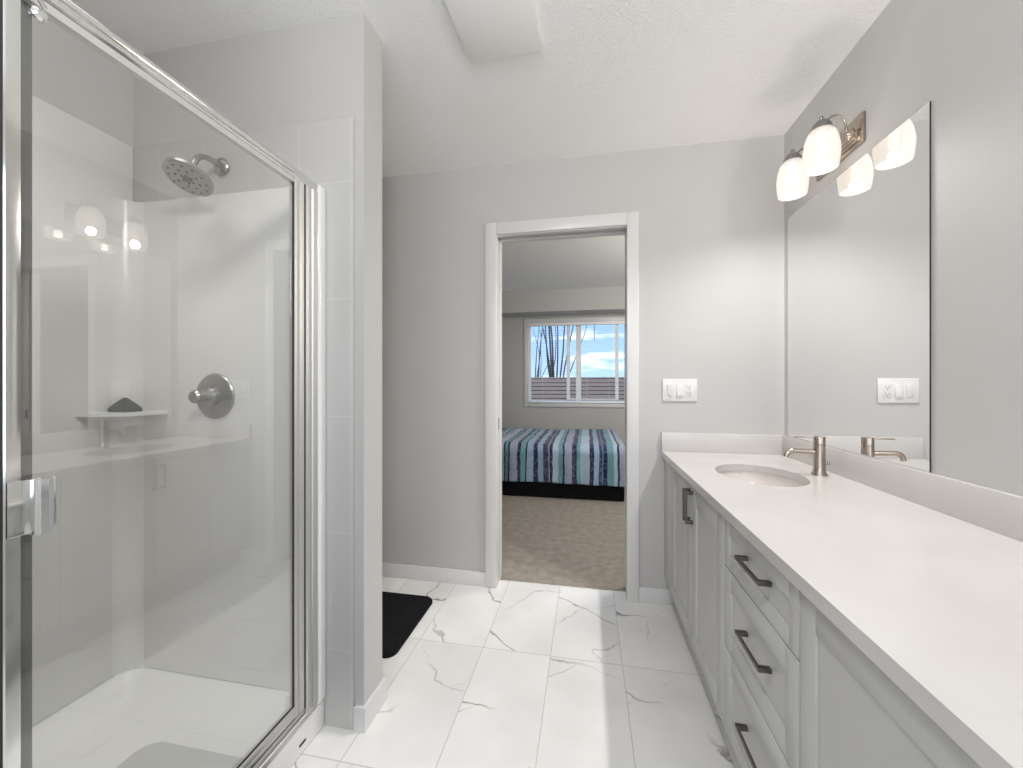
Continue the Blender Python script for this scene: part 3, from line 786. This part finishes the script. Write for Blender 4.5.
for zc in (1.159, 1.126):
    bm = bmesh.new()
    bx(bm, cxp-.0075, cxp-.0055, D-.0092, D-.0087, zc-.003, zc+.006); bx(bm, cxp+.0055, cxp+.0075, D-.0092, D-.0087, zc-.003, zc+.006)
    tube(bm, [(cxp, D-.0087, zc-.009), (cxp, D-.0092, zc-.009)], .0026, 10)
    obj('slots', bm, M['slot'], fr_)

# ------------------------------------------------------------ bath fan cover
t = thing('exhaust_fan', 'white square exhaust fan cover on the bathroom ceiling', 'exhaust fan', (-.31, 1.33, CE-.024))
R3 = Matrix.Rotation(math.radians(-3), 4, 'Z')
bm = B(-.452, -.170, 1.17, 1.478, CE-.018, CE-.009, bev=.003, rot=R3); obj('cover', bm, M['fan'], t)
bm = B(-.446, -.176, 1.176, 1.472, CE-.010, CE-.0005, bev=.002, rot=R3); obj('housing', bm, M['fan'], t)

# ------------------------------------------------------------ bedroom window
t = bpy.data.objects.new('window_1', None); C.objects.link(t); t.location = (-.145, BW, WZ0); t['kind'] = 'structure'; t['label'] = 'white sliding bedroom window with open blinds'
bm = bmesh.new()
bx(bm, WX0-.058, WX0+.004, BW-.016, BW, WZ0-.055, WZ1+.065, bev=.003); bx(bm, WX1-.004, WX1+.058, BW-.016, BW, WZ0-.055, WZ1+.065, bev=.003)
bx(bm, WX0, WX1, BW-.016, BW, WZ1-.004, WZ1+.065, bev=.003); bx(bm, WX0, WX1, BW-.022, BW, WZ0-.055, WZ0+.004, bev=.003)
obj('casing', bm, M['trim'], t)
bm = bmesh.new()
fw = .03
bx(bm, WX0, WX0+fw, BW+.04, BW+.10, WZ0, WZ1); bx(bm, WX1-fw, WX1, BW+.04, BW+.10, WZ0, WZ1)
bx(bm, WX0+fw, WX1-fw, BW+.04, BW+.10, WZ0, WZ0+fw); bx(bm, WX0+fw, WX1-fw, BW+.04, BW+.10, WZ1-fw, WZ1)
bx(bm, -.155, -.083, BW+.045, BW+.095, WZ0+fw, WZ1-fw)
bx(bm, WX0+.0005, WX1-.0005, BW+.0005, BW+.04, WZ0, WZ0+.012)
obj('window_frame', bm, M['vinyl'], t)
bm = bmesh.new()
bx(bm, -.284, -.238, BW+.012, BW+.028, WZ0+.045, WZ1-.03); bx(bm, .385, .430, BW+.012, BW+.028, WZ0+.045, WZ1-.03); bx(bm, -.238, .385, BW+.012, BW+.028, WZ0+.045, WZ0+.066)
obj('inner_sash', bm, M['vinyl'], t)
bm = bmesh.new(); bx(bm, WX0+fw, -.155, BW+.068, BW+.072, WZ0+fw, WZ1-fw); obj('pane', bm, M['pane'], t, smooth=False)
bm = bmesh.new(); bx(bm, -.083, WX1-fw, BW+.068, BW+.072, WZ0+fw, WZ1-fw); obj('pane', bm, M['pane'], t, smooth=False)
# blind in front of the glass
t = thing('window_blind', 'white horizontal slat blind with open slats in the bedroom window', 'blind', (-.145, BW-.02, WZ0))
bm = bmesh.new(); bx(bm, WX0+.006, WX1-.006, BW-.045, BW-.002+.0, WZ1-.045, WZ1-.006, bev=.003); obj('headrail', bm, M['vinyl'], t)
bm = bmesh.new(); z = WZ0+.04
while z < WZ1-.06:
    bx(bm, WX0+.010, WX1-.010, BW-.040, BW-.024, z, z+.0008); z += .036
s = obj('slats', bm, M['vinyl'], t, smooth=False)
for xx in (-.62, .30):
    bm = bmesh.new(); tube(bm, [(xx, BW-.030, WZ0+.01), (xx, BW-.030, WZ1-.045)], .0012, 6); obj('cord', bm, M['vinyl'], t)
bm = bmesh.new(); tube(bm, [(.10, BW-.050, 1.78), (.10, BW-.048, WZ1-.045)], .004, 8); obj('wand', bm, M['greyseal'], t)
obj('bottom_rail', B(WX0+.010, WX1-.010, BW-.045, BW-.018, WZ0+.006, WZ0+.018, bev=.002), M['vinyl'], t)

# ------------------------------------------------------------ bed
bx0, bx1, by0, by1 = -1.75, .385, 4.02, 5.46
t = thing('bed', 'dark bed base with mattress under the striped quilt', 'bed', (-.6, 4.75, 0))
obj('base', B(bx0, bx1-.02, by0+.04, by1-.02, .004, .26, bev=.01), M['black'], t)
obj('mattress', B(bx0, bx1-.005, by0+.02, by1-.02, .262, .50, bev=.05, seg=4), M['white'], t)
bm = bmesh.new()
r = .07; top = .545
xa, xb, ya, yb = bx0+.30, bx1, by0, by1
NXg, NYg = 130, 130
ha = .37
def drape(a, b_):
    ex = max(0, a-xb+r); ey = max(0, (ya+r)-b_); ex2 = 0; ey2 = max(0, b_-(yb-r))
    def rd(e):
        q = min(e/r, PI/2); return r*math.sin(q), r*(1-math.cos(q)) + max(0, e-r*PI/2)
    ox, dx = rd(ex); oy, dy = rd(ey); oy2, dy2 = rd(ey2)
    x = min(a, xb-r)+ox; y = b_
    if ey > 0: y = ya+r-oy
    if ey2 > 0: y = yb-r+oy2
    dz = max(dx, dy, dy2) if min(dx, max(dy, dy2)) < .02 else max(dx, dy, dy2)
    z = top - dz
    nz = noise.noise(Vector((a*3.0, b_*3.0, 1.3)))*.016 + noise.noise(Vector((a*9, b_*9, 5)))*.005
    if dz > .05:
        y -= (.012*math.sin(a*16+noise.noise(Vector((a*2, 0, 0)))*4) + .008*noise.noise(Vector((a*7, z*5, 2)))) * (1 if dy > .05 else 0)*min(1, dz/.2)
    return Vector((x, y, z+nz*(1 if dz < .03 else .4)))
a_rng = (xa, xb+ha-r+.04); b_rng = (ya-ha+r-.045, yb+.12)
g_ = [[None]*(NYg+1) for _ in range(NXg+1)]
for i in range(NXg+1):
    for j in range(NYg+1):
        a = a_rng[0]+(a_rng[1]-a_rng[0])*i/NXg; b_ = b_rng[0]+(b_rng[1]-b_rng[0])*j/NYg
        g_[i][j] = bm.verts.new(drape(a, b_))
for i in range(NXg):
    for j in range(NYg): bm.faces.new((g_[i][j], g_[i+1][j], g_[i+1][j+1], g_[i][j+1]))
q = obj('quilt', bm, M['quilt'], origin=(0, 0, 0))
sm = q.modifiers.new('solid', 'SOLIDIFY'); sm.thickness = .018; sm.offset = 1
tag(q, 'blue, teal and white striped quilt draped over the bed', 'quilt')

# ------------------------------------------------------------ outdoors
struct('ground', B(-40, 45, BW+.2, 90, -.9, -.5), M['ground'], 'ground behind the house')
t = thing('fence', 'brown wooden fence of horizontal boards outside the bedroom window', 'fence', (0, 10.0, -.5))
fz = 1.345
bm = bmesh.new(); z = -.45
while z < fz-.02:
    bx(bm, -6, 6, 10.0, 10.022, z, min(z+.080, fz)); z += .098
obj('boards', bm, M['fence'], t, smooth=False)
obj('backing', B(-6, 6, 10.12, 10.13, -.5, fz-.03), M['bark'], t, smooth=False)
for xx in (-4.8, -2.4, 0, 2.4, 4.8): obj('post', B(xx-.045, xx+.045, 10.025, 10.115, -.5, fz+.0), M['fence'], t)
# bare poplars
def bare_tree(x, y, h, seed, label, spread=.25, nb=9):
    rnd = random.Random(seed); bm = bmesh.new()
    def branch(p, d, L_, r0, depth):
        pts = [p.copy()]; rs = [r0]; k = 7
        dd = d.copy()
        for i in range(k):
            dd = (dd + Vector((rnd.uniform(-.09, .09), rnd.uniform(-.09, .09), .10))).normalized()
            pts.append(pts[-1] + dd*L_/k); rs.append(r0*(1-.85*(i+1)/k)*1.0)
        tube(bm, pts, rs, 6)
        if depth > 0:
            for _ in range(4):
                i = rnd.randint(1, k-2); a = rnd.uniform(0, 2*PI)
                branch(pts[i], (dd + Vector((math.cos(a)*.45, math.sin(a)*.45, 0))).normalized(), L_*rnd.uniform(.35, .6), rs[i]*.6, depth-1)
    base = Vector((x, y, -.5))
    branch(base, Vector((0, 0, 1)), h, .045, 1)
    for b_ in range(nb):
        a = rnd.uniform(0, 2*PI); z = rnd.uniform(.12, .35)*h*.5
        branch(base+Vector((0, 0, z)), Vector((math.cos(a)*spread*1.3, math.sin(a)*spread, 1)).normalized(), h*rnd.uniform(.6, .85), .034, 0)
    tag(obj('bare_tree', bm, M['bark'], origin=(x, y, -.5)), label, 'tree', 'bare trees behind the fence')
bare_tree(-.98, 13.0, 7.5, 3, 'tallest bare tree with many upright stems behind the fence', .13, 8)
bare_tree(-2.15, 16.5, 5.2, 5, 'small thin bare tree left of the tallest one behind the fence', .07, 3)
bm = bmesh.new()
P = [(-60, -1), (-20, .2), (-6, .4), (1.2, 1.6), (2.6, 2.35), (4.2, 2.2), (6, 1.7), (14, 1.6), (45, .6), (60, -1)]
va_ = []
for k in range(len(P)-1):
    for s_ in range(6):
        u = s_/6; va_.append((P[k][0]+(P[k+1][0]-P[k][0])*u, P[k][1]+(P[k+1][1]-P[k][1])*u+.06*noise.noise(Vector((k+u, 3, 3)))*2))
va_.append(P[-1])
f1 = [bm.verts.new((x_*1.0, 60, -1)) for x_, z_ in va_]; f2 = [bm.verts.new((x_, 66, z_)) for x_, z_ in va_]; f3 = [bm.verts.new((x_, 80, -1)) for x_, z_ in va_]
for k in range(len(va_)-1):
    bm.faces.new((f1[k], f1[k+1], f2[k+1], f2[k])); bm.faces.new((f2[k], f2[k+1], f3[k+1], f3[k]))
struct('hill', bm, M['hill'], 'low dark hill on the horizon', smooth=True)
